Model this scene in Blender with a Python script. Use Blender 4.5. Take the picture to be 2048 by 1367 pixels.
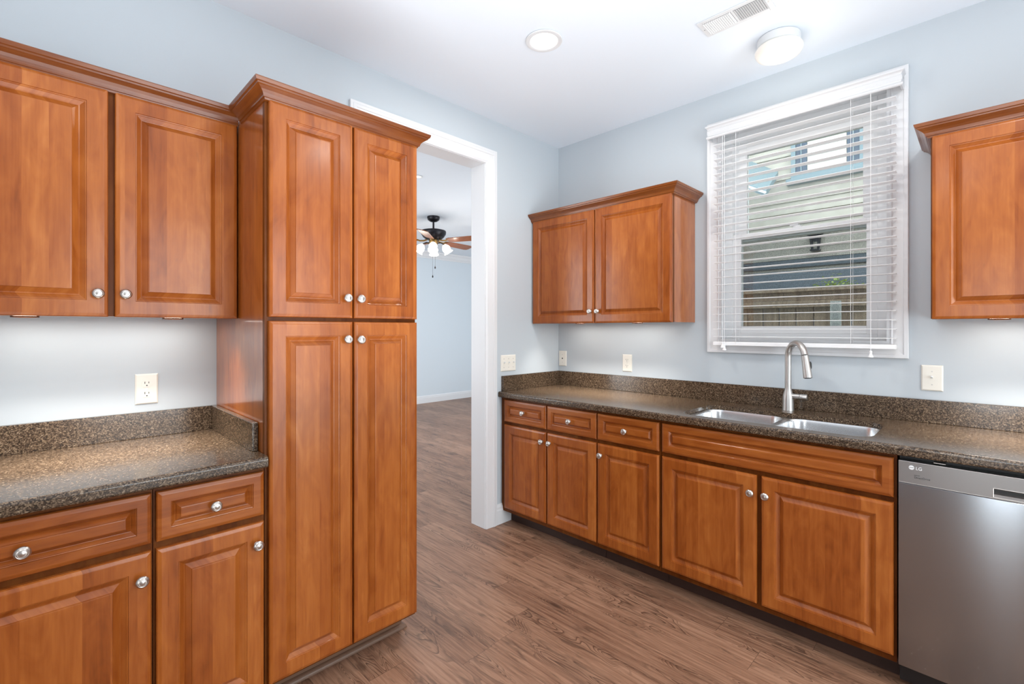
import bpy, bmesh, math, random
from mathutils import Vector, Matrix
random.seed(7)
PI = math.pi
SC = bpy.context.scene
COL = SC.collection
for o in list(bpy.data.objects):
    bpy.data.objects.remove(o)

# ------------------------------------------------------------------ camera
cam_d = bpy.data.cameras.new('camera'); cam = bpy.data.objects.new('camera', cam_d); COL.objects.link(cam)
cam.location = (2.376, -2.910, 1.344)
cam.rotation_euler = (PI/2, 0, math.radians(44.857))
cam_d.sensor_width = 36; cam_d.lens = 945.35/2048*36
cam_d.shift_y = -(683.5-658.46)/2048
cam_d.clip_start = 0.02
SC.camera = cam

# ------------------------------------------------------------------ world, exposure
W = bpy.data.worlds.new('world'); SC.world = W; W.use_nodes = True
bgn = W.node_tree.nodes['Background']
bgn.inputs[0].default_value = (0.82, 0.91, 1.0, 1)     # bright overcast sky
bgn.inputs[1].default_value = 3.6
SC.view_settings.view_transform = 'Standard'; SC.view_settings.look = 'None'
SC.view_settings.exposure = 0.13; SC.view_settings.gamma = 1; SC.view_settings.use_curve_mapping = False

def area(name, loc, rot, sx, sy, power, color=(1, 1, 1), parent=None, shape='RECTANGLE', spread=None):
    l = bpy.data.lights.new(name, 'AREA'); l.shape = shape; l.size = sx; l.size_y = sy
    l.energy = power; l.color = color
    if spread: l.spread = spread
    o = bpy.data.objects.new(name, l); COL.objects.link(o); o.location = loc; o.rotation_euler = rot
    if parent: o.parent = parent
    return o
# daylight lamps, set inside unseen windows and glass doors added for the light
DAY = (0.95, 0.975, 1.0)
area('daylight_fill', (2.50, -5.34, 1.15), (PI/2, 0, 0), 0.42, 1.9, 17, DAY)
area('daylight_fill', (4.26, -1.6, 1.25), (PI/2, 0, PI/2), 2.0, 2.2, 40, DAY)
area('daylight_fill', (-2.4, -3.10, 1.5), (PI/2+0.1, 0, 0), 2.6, 1.9, 50, DAY)
area('daylight_fill', (-0.16, 1.9, 1.45), (PI/2, 0, PI/2), 1.6, 1.7, 60, DAY)
# upward lamps added to brighten both ceilings, standing in for a bounced flash
area('ceiling_fill', (1.95, -2.35, 0.95), (PI, 0, 0), 2.2, 2.2, 42, (0.945, 0.97, 1.0), spread=math.radians(146))
area('ceiling_fill', (-2.4, -0.6, 0.9), (PI, 0, 0), 2.0, 2.0, 8, (0.95, 0.98, 1.0))

# ------------------------------------------------------------------ materials
def newmat(name):
    m = bpy.data.materials.new(name); m.use_nodes = True
    nt = m.node_tree; b = nt.nodes['Principled BSDF']
    return m, nt, b
def N(nt, t, **kw):
    n = nt.nodes.new(t)
    for k, v in kw.items():
        if k.startswith('i_'):
            k2 = k[2:]; n.inputs[int(k2) if k2.isdigit() else k2].default_value = v
        else: setattr(n, k, v)
    return n
def L(nt, a, b): nt.links.new(a, b)
def mth(nt, op, a, b=None, c=None):
    n = nt.nodes.new('ShaderNodeMath'); n.operation = op
    for i, x in enumerate((a, b, c)):
        if x is None: continue
        if isinstance(x, (int, float)): n.inputs[i].default_value = x
        else: nt.links.new(x, n.inputs[i])
    return n.outputs[0]
def comb(nt, x, y, z):
    n = nt.nodes.new('ShaderNodeCombineXYZ')
    for i, v in enumerate((x, y, z)):
        if isinstance(v, (int, float)): n.inputs[i].default_value = v
        else: nt.links.new(v, n.inputs[i])
    return n.outputs[0]
def ramp(nt, fac, stops):
    n = nt.nodes.new('ShaderNodeValToRGB'); cr = n.color_ramp
    while len(cr.elements) < len(stops): cr.elements.new(0.5)
    for e, (p, c) in zip(cr.elements, stops):
        e.position = p; e.color = (*c, 1) if len(c) == 3 else c
    nt.links.new(fac, n.inputs[0]); return n.outputs[0]
def mixc(nt, fac, a, b, mode='MIX'):
    n = nt.nodes.new('ShaderNodeMix'); n.data_type = 'RGBA'; n.blend_type = mode
    for i, x in ((0, fac), (6, a), (7, b)):
        if isinstance(x, (int, float)): n.inputs[i].default_value = x
        elif isinstance(x, tuple): n.inputs[i].default_value = (*x, 1) if len(x) == 3 else x
        else: nt.links.new(x, n.inputs[i])
    return n.outputs[2]
def simple(name, col, rough=0.5, metal=0.0, spec=0.5, bump=None, emit=None):
    m, nt, b = newmat(name)
    b.inputs['Base Color'].default_value = (*col, 1); b.inputs['Roughness'].default_value = rough
    b.inputs['Metallic'].default_value = metal; b.inputs['Specular IOR Level'].default_value = spec
    if emit:
        b.inputs['Emission Color'].default_value = (*emit[0], 1); b.inputs['Emission Strength'].default_value = emit[1]
    if bump:
        tc = N(nt, 'ShaderNodeTexCoord'); no = N(nt, 'ShaderNodeTexNoise', i_Scale=bump[0], i_Detail=4.0)
        L(nt, tc.outputs['Object'], no.inputs['Vector'])
        bp = N(nt, 'ShaderNodeBump', i_Strength=bump[1], i_Distance=0.002)
        L(nt, no.outputs[0], bp.inputs['Height']); L(nt, bp.outputs[0], b.inputs['Normal'])
    return m
def lin(r, g, b):
    f = lambda c: (c/255/12.92) if c/255 <= 0.04045 else ((c/255+0.055)/1.055)**2.4
    return (f(r), f(g), f(b))

M_WALL = simple('pale_blue_paint', lin(194, 202, 208), 0.62, bump=(160, 0.05))
M_WALL2 = simple('light_blue_paint', lin(212, 221, 228), 0.6, bump=(160, 0.05))
M_CEIL = simple('ceiling_paint', lin(230, 238, 246), 0.8, bump=(120, 0.05))
M_TRIM = simple('white_gloss_trim', lin(226, 227, 229), 0.32)
M_VINYL = simple('white_vinyl', lin(242, 243, 244), 0.35)
M_BLIND = simple('white_blind_slat', lin(243, 243, 244), 0.4)
M_PLATE = simple('cream_plastic', lin(236, 232, 222), 0.35)
M_DARK = simple('dark_slot', (0.02, 0.018, 0.015), 0.6)
M_BLACK = simple('black_plastic', (0.008, 0.008, 0.009), 0.35)
M_VENT = simple('white_enamel', lin(222, 224, 225), 0.4)
M_BRONZE = simple('dark_bronze', (0.018, 0.016, 0.02), 0.38, 0.6)
M_GOLD = simple('antique_brass', (0.30, 0.17, 0.05), 0.4, 0.8)
M_WHITEPRINT = simple('white_print', (0.85, 0.86, 0.87), 0.4)
M_GREYPRINT = simple('dark_grey_print', (0.06, 0.06, 0.06), 0.5)
M_LENS = simple('lit_lens', (0.9, 0.88, 0.85), 0.5, emit=((1.0, 0.93, 0.84), 1.2))
M_SPOT = simple('lit_puck_lens', (0.9, 0.88, 0.85), 0.5, emit=((1.0, 0.90, 0.76), 9.0))
M_DOME = simple('lit_opal_glass', (0.72, 0.69, 0.64), 0.25, emit=((1.0, 0.94, 0.84), 0.20))
M_SHADE = simple('frosted_glass_shade', (0.9, 0.88, 0.84), 0.35, emit=((1.0, 0.90, 0.76), 0.75))

def wood_mat(name, horizontal=False, dark=1.0, coat=0.25, stave=17.0):
    m, nt, b = newmat(name)
    tc = N(nt, 'ShaderNodeTexCoord'); sp = N(nt, 'ShaderNodeSeparateXYZ'); L(nt, tc.outputs['Object'], sp.inputs[0])
    oi = N(nt, 'ShaderNodeObjectInfo'); rnd = mth(nt, 'MULTIPLY', oi.outputs['Random'], 37.0)
    s = mth(nt, 'ADD', sp.outputs[0], sp.outputs[1]); z = sp.outputs[2]
    if horizontal: s, z = z, s
    # staves
    st = mth(nt, 'FLOOR', mth(nt, 'ADD', mth(nt, 'MULTIPLY', s, stave), rnd))
    wn = N(nt, 'ShaderNodeTexWhiteNoise'); wn.noise_dimensions = '2D'
    L(nt, comb(nt, st, rnd, 0.0), wn.inputs['Vector'])
    # fine grain
    g = N(nt, 'ShaderNodeTexNoise', i_Scale=1.0, i_Detail=5.0, i_Roughness=0.6)
    L(nt, comb(nt, mth(nt, 'ADD', mth(nt, 'MULTIPLY', s, 95.0), rnd), mth(nt, 'MULTIPLY', z, 4.0), mth(nt, 'MULTIPLY', st, 3.1)), g.inputs['Vector'])
    # cathedral figure / mottle
    f = N(nt, 'ShaderNodeTexNoise', i_Scale=1.0, i_Detail=3.0, i_Distortion=1.4)
    L(nt, comb(nt, mth(nt, 'ADD', mth(nt, 'MULTIPLY', s, 16.0), rnd), mth(nt, 'MULTIPLY', z, 5.0), mth(nt, 'MULTIPLY', st, 1.7)), f.inputs['Vector'])
    t = mth(nt, 'ADD', mth(nt, 'MULTIPLY', wn.outputs[0], 0.24), mth(nt, 'ADD', mth(nt, 'MULTIPLY', g.outputs[0], 0.42), mth(nt, 'MULTIPLY', f.outputs[0], 0.55)))
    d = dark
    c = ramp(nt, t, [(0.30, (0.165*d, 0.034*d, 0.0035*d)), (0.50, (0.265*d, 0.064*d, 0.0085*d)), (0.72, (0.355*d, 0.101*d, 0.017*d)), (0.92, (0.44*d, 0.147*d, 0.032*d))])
    # dark mineral streaks
    k = N(nt, 'ShaderNodeTexNoise', i_Scale=1.0, i_Detail=2.0)
    L(nt, comb(nt, mth(nt, 'ADD', mth(nt, 'MULTIPLY', s, 50.0), mth(nt, 'MULTIPLY', rnd, 2.0)), mth(nt, 'MULTIPLY', z, 9.0), st), k.inputs['Vector'])
    kk = ramp(nt, k.outputs[0], [(0.70, (0, 0, 0)), (0.80, (1, 1, 1))])
    c = mixc(nt, mth(nt, 'MULTIPLY', kk, 0.35), c, (0.13, 0.042, 0.014))
    L(nt, c, b.inputs['Base Color'])
    b.inputs['Roughness'].default_value = 0.30
    b.inputs['Specular IOR Level'].default_value = 0.30 if coat else 0.12
    b.inputs['Coat Weight'].default_value = coat; b.inputs['Coat Roughness'].default_value = 0.18 if coat < 0.9 else 0.10
    bp = N(nt, 'ShaderNodeBump', i_Strength=0.06, i_Distance=0.001); L(nt, g.outputs[0], bp.inputs['Height']); L(nt, bp.outputs[0], b.inputs['Normal'])
    return m
M_WOOD = wood_mat('maple_vertical', False, 1.06)
M_WOODH = wood_mat('maple_horizontal', True, 1.0, stave=6)
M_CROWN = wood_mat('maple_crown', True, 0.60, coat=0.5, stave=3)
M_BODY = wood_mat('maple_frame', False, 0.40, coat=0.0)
M_SIDE = wood_mat('maple_side_panel', False, 1.12, coat=1.0, stave=9)
M_RAW = simple('pale_unfinished_wood', lin(222, 196, 170), 0.6)
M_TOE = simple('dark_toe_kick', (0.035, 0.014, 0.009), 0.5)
M_SHOE = simple('grey_brown_moulding', lin(112, 84, 66), 0.45, bump=(60, 0.2))

def granite():
    m, nt, b = newmat('brown_speckled_granite')
    tc = N(nt, 'ShaderNodeTexCoord'); v = tc.outputs['Object']
    n1 = N(nt, 'ShaderNodeTexVoronoi', i_Scale=330.0); L(nt, v, n1.inputs['Vector'])
    sc = N(nt, 'ShaderNodeSeparateColor'); L(nt, n1.outputs['Color'], sc.inputs[0])
    n2 = N(nt, 'ShaderNodeTexNoise', i_Scale=95.0, i_Detail=4.0, i_Roughness=0.7); L(nt, v, n2.inputs['Vector'])
    t = mth(nt, 'ADD', mth(nt, 'MULTIPLY', sc.outputs[0], 0.5), mth(nt, 'MULTIPLY', n2.outputs[0], 0.6))
    c = ramp(nt, t, [(0.24, (0.012, 0.008, 0.005)), (0.44, (0.042, 0.026, 0.016)), (0.60, (0.092, 0.059, 0.036)), (0.78, (0.20, 0.14, 0.09)), (0.92, (0.36, 0.28, 0.20))])
    L(nt, c, b.inputs['Base Color'])
    b.inputs['Roughness'].default_value = 0.16; b.inputs['Specular IOR Level'].default_value = 0.5
    return m
M_GRAN = granite()

def floor_mat():
    m, nt, b = newmat('oak_laminate_planks')
    tc = N(nt, 'ShaderNodeTexCoord'); sp = N(nt, 'ShaderNodeSeparateXYZ'); L(nt, tc.outputs['Object'], sp.inputs[0])
    x, y = sp.outputs[0], sp.outputs[1]
    RW, LEN = 0.155, 1.22
    row = mth(nt, 'FLOOR', mth(nt, 'DIVIDE', y, RW))
    wr = N(nt, 'ShaderNodeTexWhiteNoise'); wr.noise_dimensions = '1D'; L(nt, row, wr.inputs['W'])
    xs = mth(nt, 'ADD', mth(nt, 'DIVIDE', x, LEN), mth(nt, 'MULTIPLY', wr.outputs[0], 5.0))
    cx = mth(nt, 'FLOOR', xs)
    wp = N(nt, 'ShaderNodeTexWhiteNoise'); wp.noise_dimensions = '2D'; L(nt, comb(nt, row, cx, 0.0), wp.inputs['Vector'])
    pr = wp.outputs[0]; off = mth(nt, 'MULTIPLY', pr, 40.0)
    # fine grain
    g = N(nt, 'ShaderNodeTexNoise', i_Scale=1.0, i_Detail=7.0, i_Roughness=0.65, i_Distortion=0.3)
    L(nt, comb(nt, mth(nt, 'ADD', mth(nt, 'MULTIPLY', x, 4.2), off), mth(nt, 'MULTIPLY', y, 80.0), off), g.inputs['Vector'])
    # broad cathedral rings
    h = N(nt, 'ShaderNodeTexNoise', i_Scale=1.0, i_Detail=1.5, i_Distortion=0.6)
    L(nt, comb(nt, mth(nt, 'ADD', mth(nt, 'MULTIPLY', x, 2.0), off), mth(nt, 'MULTIPLY', y, 12.0), off), h.inputs['Vector'])
    rings = mth(nt, 'FRACT', mth(nt, 'MULTIPLY', h.outputs[0], 30.0))
    rr = ramp(nt, rings, [(0.0, (0, 0, 0)), (0.35, (0.75, 0.75, 0.75)), (0.9, (1, 1, 1)), (1.0, (0, 0, 0))])
    mask = ramp(nt, h.outputs[0], [(0.51, (0, 0, 0)), (0.60, (1, 1, 1))])
    # knots
    kn = N(nt, 'ShaderNodeTexVoronoi', i_Scale=1.0)
    L(nt, comb(nt, mth(nt, 'ADD', mth(nt, 'MULTIPLY', x, 2.1), off), mth(nt, 'MULTIPLY', y, 6.0), off), kn.inputs['Vector'])
    kd = kn.outputs['Distance']
    kring = ramp(nt, mth(nt, 'FRACT', mth(nt, 'MULTIPLY', kd, 26.0)), [(0.0, (1, 1, 1)), (0.5, (0, 0, 0)), (1.0, (1, 1, 1))])
    knob = mth(nt, 'MAXIMUM', ramp(nt, kd, [(0.04, (1, 1, 1)), (0.14, (0, 0, 0))]), mth(nt, 'MULTIPLY', kring, ramp(nt, kd, [(0.12, (0.75, 0.75, 0.75)), (0.30, (0, 0, 0))])))
    # dark smoky streaks
    sm = N(nt, 'ShaderNodeTexNoise', i_Scale=1.0, i_Detail=3.0, i_Distortion=0.8)
    L(nt, comb(nt, mth(nt, 'ADD', mth(nt, 'MULTIPLY', x, 5.5), mth(nt, 'MULTIPLY', off, 1.7)), mth(nt, 'MULTIPLY', y, 30.0), 3.0), sm.inputs['Vector'])
    smk = ramp(nt, sm.outputs[0], [(0.56, (0, 0, 0)), (0.70, (1, 1, 1))])
    t = mth(nt, 'ADD', mth(nt, 'ADD', mth(nt, 'MULTIPLY', g.outputs[0], 0.66), 0.09), mth(nt, 'MULTIPLY', pr, 0.13))
    c = ramp(nt, t, [(0.26, lin(86, 59, 44)), (0.40, lin(128, 93, 73)), (0.54, lin(158, 120, 96)), (0.72, lin(180, 142, 117))])
    c = mixc(nt, mth(nt, 'MULTIPLY', mth(nt, 'SUBTRACT', 1.0, rr), mth(nt, 'MULTIPLY', mask, 0.85)), c, lin(80, 56, 43))
    c = mixc(nt, mth(nt, 'MULTIPLY', smk, 0.62), c, lin(88, 66, 52))
    c = mixc(nt, mth(nt, 'MULTIPLY', knob, 0.75), c, lin(70, 50, 40))
    # seams
    fy = mth(nt, 'FRACT', mth(nt, 'DIVIDE', y, RW)); fx = mth(nt, 'FRACT', xs)
    ey = mth(nt, 'LESS_THAN', mth(nt, 'MINIMUM', fy, mth(nt, 'SUBTRACT', 1.0, fy)), 0.0055)
    ex = mth(nt, 'LESS_THAN', mth(nt, 'MINIMUM', fx, mth(nt, 'SUBTRACT', 1.0, fx)), 0.0009)
    c = mixc(nt, mth(nt, 'MULTIPLY', mth(nt, 'MAXIMUM', ex, ey), 0.5), c, lin(70, 52, 42))
    L(nt, c, b.inputs['Base Color'])
    b.inputs['Roughness'].default_value = 0.38; b.inputs['Specular IOR Level'].default_value = 0.35
    bp = N(nt, 'ShaderNodeBump', i_Strength=0.08, i_Distance=0.001); L(nt, g.outputs[0], bp.inputs['Height']); L(nt, bp.outputs[0], b.inputs['Normal'])
    return m
M_FLOOR = floor_mat()

def steel(name, col=(0.55, 0.55, 0.56), rough=0.26, axis='h', bump=0.05, aniso=0.0):
    m, nt, b = newmat(name)
    tc = N(nt, 'ShaderNodeTexCoord'); mp = N(nt, 'ShaderNodeMapping'); L(nt, tc.outputs['Object'], mp.inputs[0])
    mp.inputs['Scale'].default_value = (4, 4, 900) if axis == 'h' else (900, 900, 4)
    no = N(nt, 'ShaderNodeTexNoise', i_Scale=1.0, i_Detail=2.0); L(nt, mp.outputs[0], no.inputs['Vector'])
    bp = N(nt, 'ShaderNodeBump', i_Strength=bump, i_Distance=0.001); L(nt, no.outputs[0], bp.inputs['Height']); L(nt, bp.outputs[0], b.inputs['Normal'])
    b.inputs['Base Color'].default_value = (*col, 1); b.inputs['Metallic'].default_value = 1.0; b.inputs['Roughness'].default_value = rough
    if aniso:
        tg = N(nt, 'ShaderNodeTangent', direction_type='RADIAL', axis='Z'); L(nt, tg.outputs[0], b.inputs['Tangent'])
        b.inputs['Anisotropic'].default_value = aniso; b.inputs['Anisotropic Rotation'].default_value = 0.25
    return m
M_STEEL = steel('brushed_stainless_door', (0.36, 0.39, 0.42), 0.22, aniso=0.95, bump=0.0)
M_STEEL2 = steel('brushed_stainless_panel', (0.36, 0.355, 0.35), 0.36)
M_SINK = steel('satin_sink_steel', (0.74, 0.75, 0.76), 0.27, bump=0.0)
M_NICKEL = simple('brushed_nickel', (0.58, 0.55, 0.52), 0.33, 1.0)
M_FAUCET = simple('satin_nickel_faucet', (0.56, 0.54, 0.52), 0.38, 1.0)

def glass_mat():
    m, nt, b = newmat('window_glass')
    nt.nodes.remove(b); out = nt.nodes['Material Output']
    t = N(nt, 'ShaderNodeBsdfTransparent'); t.inputs[0].default_value = (0.93, 0.96, 0.95, 1)
    g = N(nt, 'ShaderNodeBsdfGlossy', i_Roughness=0.02)
    fr = N(nt, 'ShaderNodeFresnel', i_IOR=1.5); mx = N(nt, 'ShaderNodeMixShader')
    L(nt, fr.outputs[0], mx.inputs[0]); L(nt, t.outputs[0], mx.inputs[1]); L(nt, g.outputs[0], mx.inputs[2]); L(nt, mx.outputs[0], out.inputs[0])
    return m
M_GLASS = glass_mat()
def screen_mat():
    m, nt, b = newmat('insect_screen_mesh')
    nt.nodes.remove(b); out = nt.nodes['Material Output']
    t = N(nt, 'ShaderNodeBsdfTransparent'); d = N(nt, 'ShaderNodeBsdfDiffuse'); d.inputs[0].default_value = (0.03, 0.03, 0.03, 1)
    tc = N(nt, 'ShaderNodeTexCoord'); no = N(nt, 'ShaderNodeTexNoise', i_Scale=420.0, i_Detail=2.0); L(nt, tc.outputs['Object'], no.inputs['Vector'])
    f = ramp(nt, no.outputs[0], [(0.35, (0.10, 0.10, 0.10)), (0.65, (0.50, 0.50, 0.50))])
    mx = N(nt, 'ShaderNodeMixShader'); L(nt, f, mx.inputs[0]); L(nt, t.outputs[0], mx.inputs[1]); L(nt, d.outputs[0], mx.inputs[2]); L(nt, mx.outputs[0], out.inputs[0])
    return m
M_SCREEN = screen_mat()

# ------------------------------------------------------------------ mesh helpers
class MB:
    def __init__(s): s.v = []; s.f = []
    def box(s, x0, x1, y0, y1, z0, z1):
        n = len(s.v)
        s.v += [(x0,y0,z0),(x1,y0,z0),(x1,y1,z0),(x0,y1,z0),(x0,y0,z1),(x1,y0,z1),(x1,y1,z1),(x0,y1,z1)]
        s.f += [tuple(n+i for i in q) for q in ((3,2,1,0),(4,5,6,7),(0,1,5,4),(1,2,6,5),(2,3,7,6),(3,0,4,7))]
        return s
    def rings(s, loops, cap0=True, cap1=True, closed=True):
        """loops of equal length bridged in order"""
        n = len(s.v); k = len(loops[0])
        for l in loops: s.v += [tuple(p) for p in l]
        for a in range(len(loops)-1):
            for i in range(k if closed else k-1):
                j = (i+1) % k
                s.f.append((n+a*k+i, n+a*k+j, n+(a+1)*k+j, n+(a+1)*k+i))
        if cap0: s.f.append(tuple(n+i for i in range(k))[::-1])
        if cap1: s.f.append(tuple(n+(len(loops)-1)*k+i for i in range(k)))
        return s
    def lathe(s, prof, seg=32, origin=(0,0,0), axis='z', cap0=True, cap1=True):
        loops = []
        for r, h in prof:
            l = []
            for i in range(seg):
                a = 2*PI*i/seg; c, d = r*math.cos(a), r*math.sin(a)
                p = {'z': (c, d, h), 'y': (c, h, d), 'x': (h, c, d)}[axis]
                l.append(tuple(origin[q]+p[q] for q in range(3)))
            loops.append(l)
        return s.rings(loops, cap0, cap1)
    def tube(s, pts, r, seg=12):
        pts = [Vector(p) for p in pts]; loops = []
        rs = r if isinstance(r, (list, tuple)) else [r]*len(pts)
        t = (pts[1]-pts[0]).normalized(); up = Vector((0,0,1)) if abs(t.z) < 0.9 else Vector((1,0,0))
        n = t.cross(up).normalized()
        for i, p in enumerate(pts):
            if i == 0: t = pts[1]-pts[0]
            elif i == len(pts)-1: t = pts[-1]-pts[-2]
            else: t = pts[i+1]-pts[i-1]
            t.normalize(); n = (n - t*n.dot(t)).normalized(); b = t.cross(n)
            loops.append([p+(n*math.cos(2*PI*k/seg)+b*math.sin(2*PI*k/seg))*rs[i] for k in range(seg)])
        return s.rings(loops)
    def sweep(s, path, prof, side=1):
        """prof: closed list of (out,z); path: plan polyline; out is to the right of travel * side; mitred"""
        P = [Vector((p[0], p[1])) for p in path]; loops = []
        for i, p in enumerate(P):
            if i == 0: d = (P[1]-P[0]).normalized(); m = Vector((d.y, -d.x))
            elif i == len(P)-1: d = (P[-1]-P[-2]).normalized(); m = Vector((d.y, -d.x))
            else:
                d0 = (P[i]-P[i-1]).normalized(); d1 = (P[i+1]-P[i]).normalized()
                n0 = Vector((d0.y, -d0.x)); n1 = Vector((d1.y, -d1.x)); m = (n0+n1); m = m/ (m.dot(n0))
            loops.append([(p.x+m.x*o*side, p.y+m.y*o*side, z) for o, z in prof])
        return s.rings(loops)
    def build(s, name, mat, parent=None, smooth=False, bevel=0.0, loc=None, recalc=True):
        me = bpy.data.meshes.new(name); me.from_pydata(s.v, [], s.f); me.update()
        if recalc:
            bm = bmesh.new(); bm.from_mesh(me); bmesh.ops.recalc_face_normals(bm, faces=bm.faces); bm.to_mesh(me); bm.free()
        o = bpy.data.objects.new(name, me); COL.objects.link(o)
        mats = mat if isinstance(mat, (list, tuple)) else [mat]
        for mm in mats: me.materials.append(mm)
        if parent: o.parent = parent
        if loc: o.location = loc
        if bevel:
            md = o.modifiers.new('bevel', 'BEVEL'); md.width = bevel; md.segments = 2; md.limit_method = 'ANGLE'; md.angle_limit = math.radians(40)
        if smooth:
            for p in me.polygons: p.use_smooth = True
            try: me.set_sharp_from_angle(angle=math.radians(38))
            except Exception: pass
        return o
def B(*a): return MB().box(*a)
def tag(o, label=None, cat=None, group=None, kind=None):
    if label: o['label'] = label
    if cat: o['category'] = cat
    if group: o['group'] = group
    if kind: o['kind'] = kind
    return o
def empty(name, loc=(0,0,0), rz=0.0, **kw):
    o = bpy.data.objects.new(name, None); COL.objects.link(o); o.location = loc; o.rotation_euler = (0,0,rz); o.empty_display_size = 0.1
    return tag(o, **kw)
def copy_tree(o, parent=None):
    c = o.copy(); COL.objects.link(c)
    if parent: c.parent = parent
    for ch in [q for q in bpy.data.objects if q.parent == o]: copy_tree(ch, c)
    return c
def text_mesh(name, body, size, mat, parent, loc, rot, extrude=0.0004, sx=1.0):
    cu = bpy.data.curves.new(name, 'FONT'); cu.body = body; cu.size = size; cu.extrude = extrude
    t = bpy.data.objects.new(name, cu); COL.objects.link(t)
    dg = bpy.context.evaluated_depsgraph_get(); dg.update()
    me = bpy.data.meshes.new_from_object(t.evaluated_get(dg)); bpy.data.objects.remove(t)
    o = bpy.data.objects.new(name, me); COL.objects.link(o); me.materials.clear(); me.materials.append(mat)
    o.parent = parent; o.location = loc; o.rotation_euler = rot; o.scale = (sx, 1, 1)
    return o

# ------------------------------------------------------------------ setting
CEIL = 2.774
tag(B(-5.2, 4.4, -5.5, 0.10, -0.12, 0).build('floor', M_FLOOR), kind='structure')
f2 = tag(B(-5.2, -0.13, 0.10, 4.0, -0.12, 0).build('floor', M_FLOOR), kind='structure')
tag(B(-0.13, 4.4, -5.5, 0.16, CEIL, CEIL+0.1).build('ceiling', M_CEIL), kind='structure')
tag(B(-5.2, -0.13, -5.5, 4.0, CEIL, CEIL+0.1).build('ceiling', M_CEIL), kind='structure')
# left wall with the cased opening: y -1.645..-0.785, z 0..2.46
OY0, OY1, OZ = -1.645, -0.785, 2.46
w = MB(); w.box(-0.13, 0, -5.5, OY0-0.015, 0, CEIL); w.box(-0.13, 0, OY1+0.015, 0.0, 0, CEIL); w.box(-0.13, 0, OY0-0.015, OY1+0.015, OZ+0.015, CEIL)
tag(w.build('wall_left', M_WALL), kind='structure')
# right wall with the window hole: x 1.252..2.058  z 1.278..2.522
WX0, WX1, WZ0, WZ1 = 1.252, 2.060, 1.276, 2.524
w = MB(); w.box(-0.13, WX0, 0, 0.16, 0, CEIL); w.box(WX1, 4.4, 0, 0.16, 0, CEIL); w.box(WX0, WX1, 0, 0.16, 0, WZ0); w.box(WX0, WX1, 0, 0.16, WZ1, CEIL)
tag(w.build('wall_right', M_WALL), kind='structure')

tag(B(-5.0, -4.85, -3.2, 3.6, 0, CEIL).build('wall_far', M_WALL2), kind='structure')
tag(B(-5.0, -0.13, 3.6, 3.75, 0, CEIL).build('wall_far_back', M_WALL2), kind='structure')
def wall_hole(name, axis, pos, th, a0, a1, h0, h1, z0, z1, mat):
    m = MB()
    def bx(p, q, r, t):
        if axis == 'y': m.box(p, q, pos, pos+th, r, t)
        else: m.box(pos, pos+th, p, q, r, t)
    bx(a0, h0, 0, CEIL); bx(h1, a1, 0, CEIL); bx(h0, h1, 0, z0) if z0 > 0 else None; bx(h0, h1, z1, CEIL)
    return tag(m.build(name, mat), kind='structure')
wall_hole('wall_back', 'y', -5.5, 0.12, -0.13, 4.4, 2.20, 2.80, 0.0, 2.2, M_WALL)
wall_hole('wall_side', 'x', 4.3, 0.12, -5.5, 0.0, -2.6, -0.6, 0.0, 2.45, M_WALL)
wall_hole('wall_far_left', 'y', -3.3, 0.12, -5.0, -0.13, -3.7, -1.1, 0.55, 2.45, M_WALL2)
wall_hole('wall_far_right', 'x', -0.13, 0.13, 0.16, 4.0, 1.1, 2.7, 0.6, 2.3, M_WALL2)
def unseen_window(name, axis, pos, h0, h1, z0, z1):
    r = empty(name, kind='structure')
    m = MB(); g = MB(); t = 0.05
    def bx(mm, a, b, c, d, e=0.05):
        if axis == 'y': mm.box(a, b, pos-e/2, pos+e/2, c, d)
        else: mm.box(pos-e/2, pos+e/2, a, b, c, d)
    bx(m, h0, h0+t, z0, z1); bx(m, h1-t, h1, z0, z1); bx(m, h0+t, h1-t, z0, z0+t); bx(m, h0+t, h1-t, z1-t, z1)
    c = (h0+h1)/2; bx(m, c-t/2, c+t/2, z0+t, z1-t)
    m.build('window_frame', M_VINYL, r)
    bx(g, h0+t, c-t/2, z0+t, z1-t, 0.006); bx(g, c+t/2, h1-t, z0+t, z1-t, 0.006)
    g.build('glass', M_GLASS, r)
unseen_window('unseen_door_3', 'y', -5.44, 2.20, 2.80, 0.0, 2.2)  # unseen glass door, added narrow for a bright streak on the dishwasher
unseen_window('unseen_door_2', 'x', 4.36, -2.6, -0.6, 0.0, 2.45)  # unseen glass door, placed to give the pantry sheen and side light
unseen_window('unseen_window_4', 'x', -0.05, 1.1, 2.7, 0.6, 2.3)  # unseen window, added around the lamp that lights the far wall
unseen_window('unseen_window_3', 'y', -3.24, -3.7, -1.1, 0.55, 2.45)  # unseen window framing an added living room lamp

# cased opening
d1 = empty('door_1', (0, 0, 0), kind='structure')
m = MB(); m.box(-0.135, 0.004, OY1, OY1+0.014, 0.001, OZ+0.014); m.box(-0.135, 0.004, OY0-0.014, OY0, 0.001, OZ+0.014); m.box(-0.135, 0.004, OY0, OY1, OZ, OZ+0.014)
m.build('jamb', M_TRIM, d1, bevel=0.001)
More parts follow.
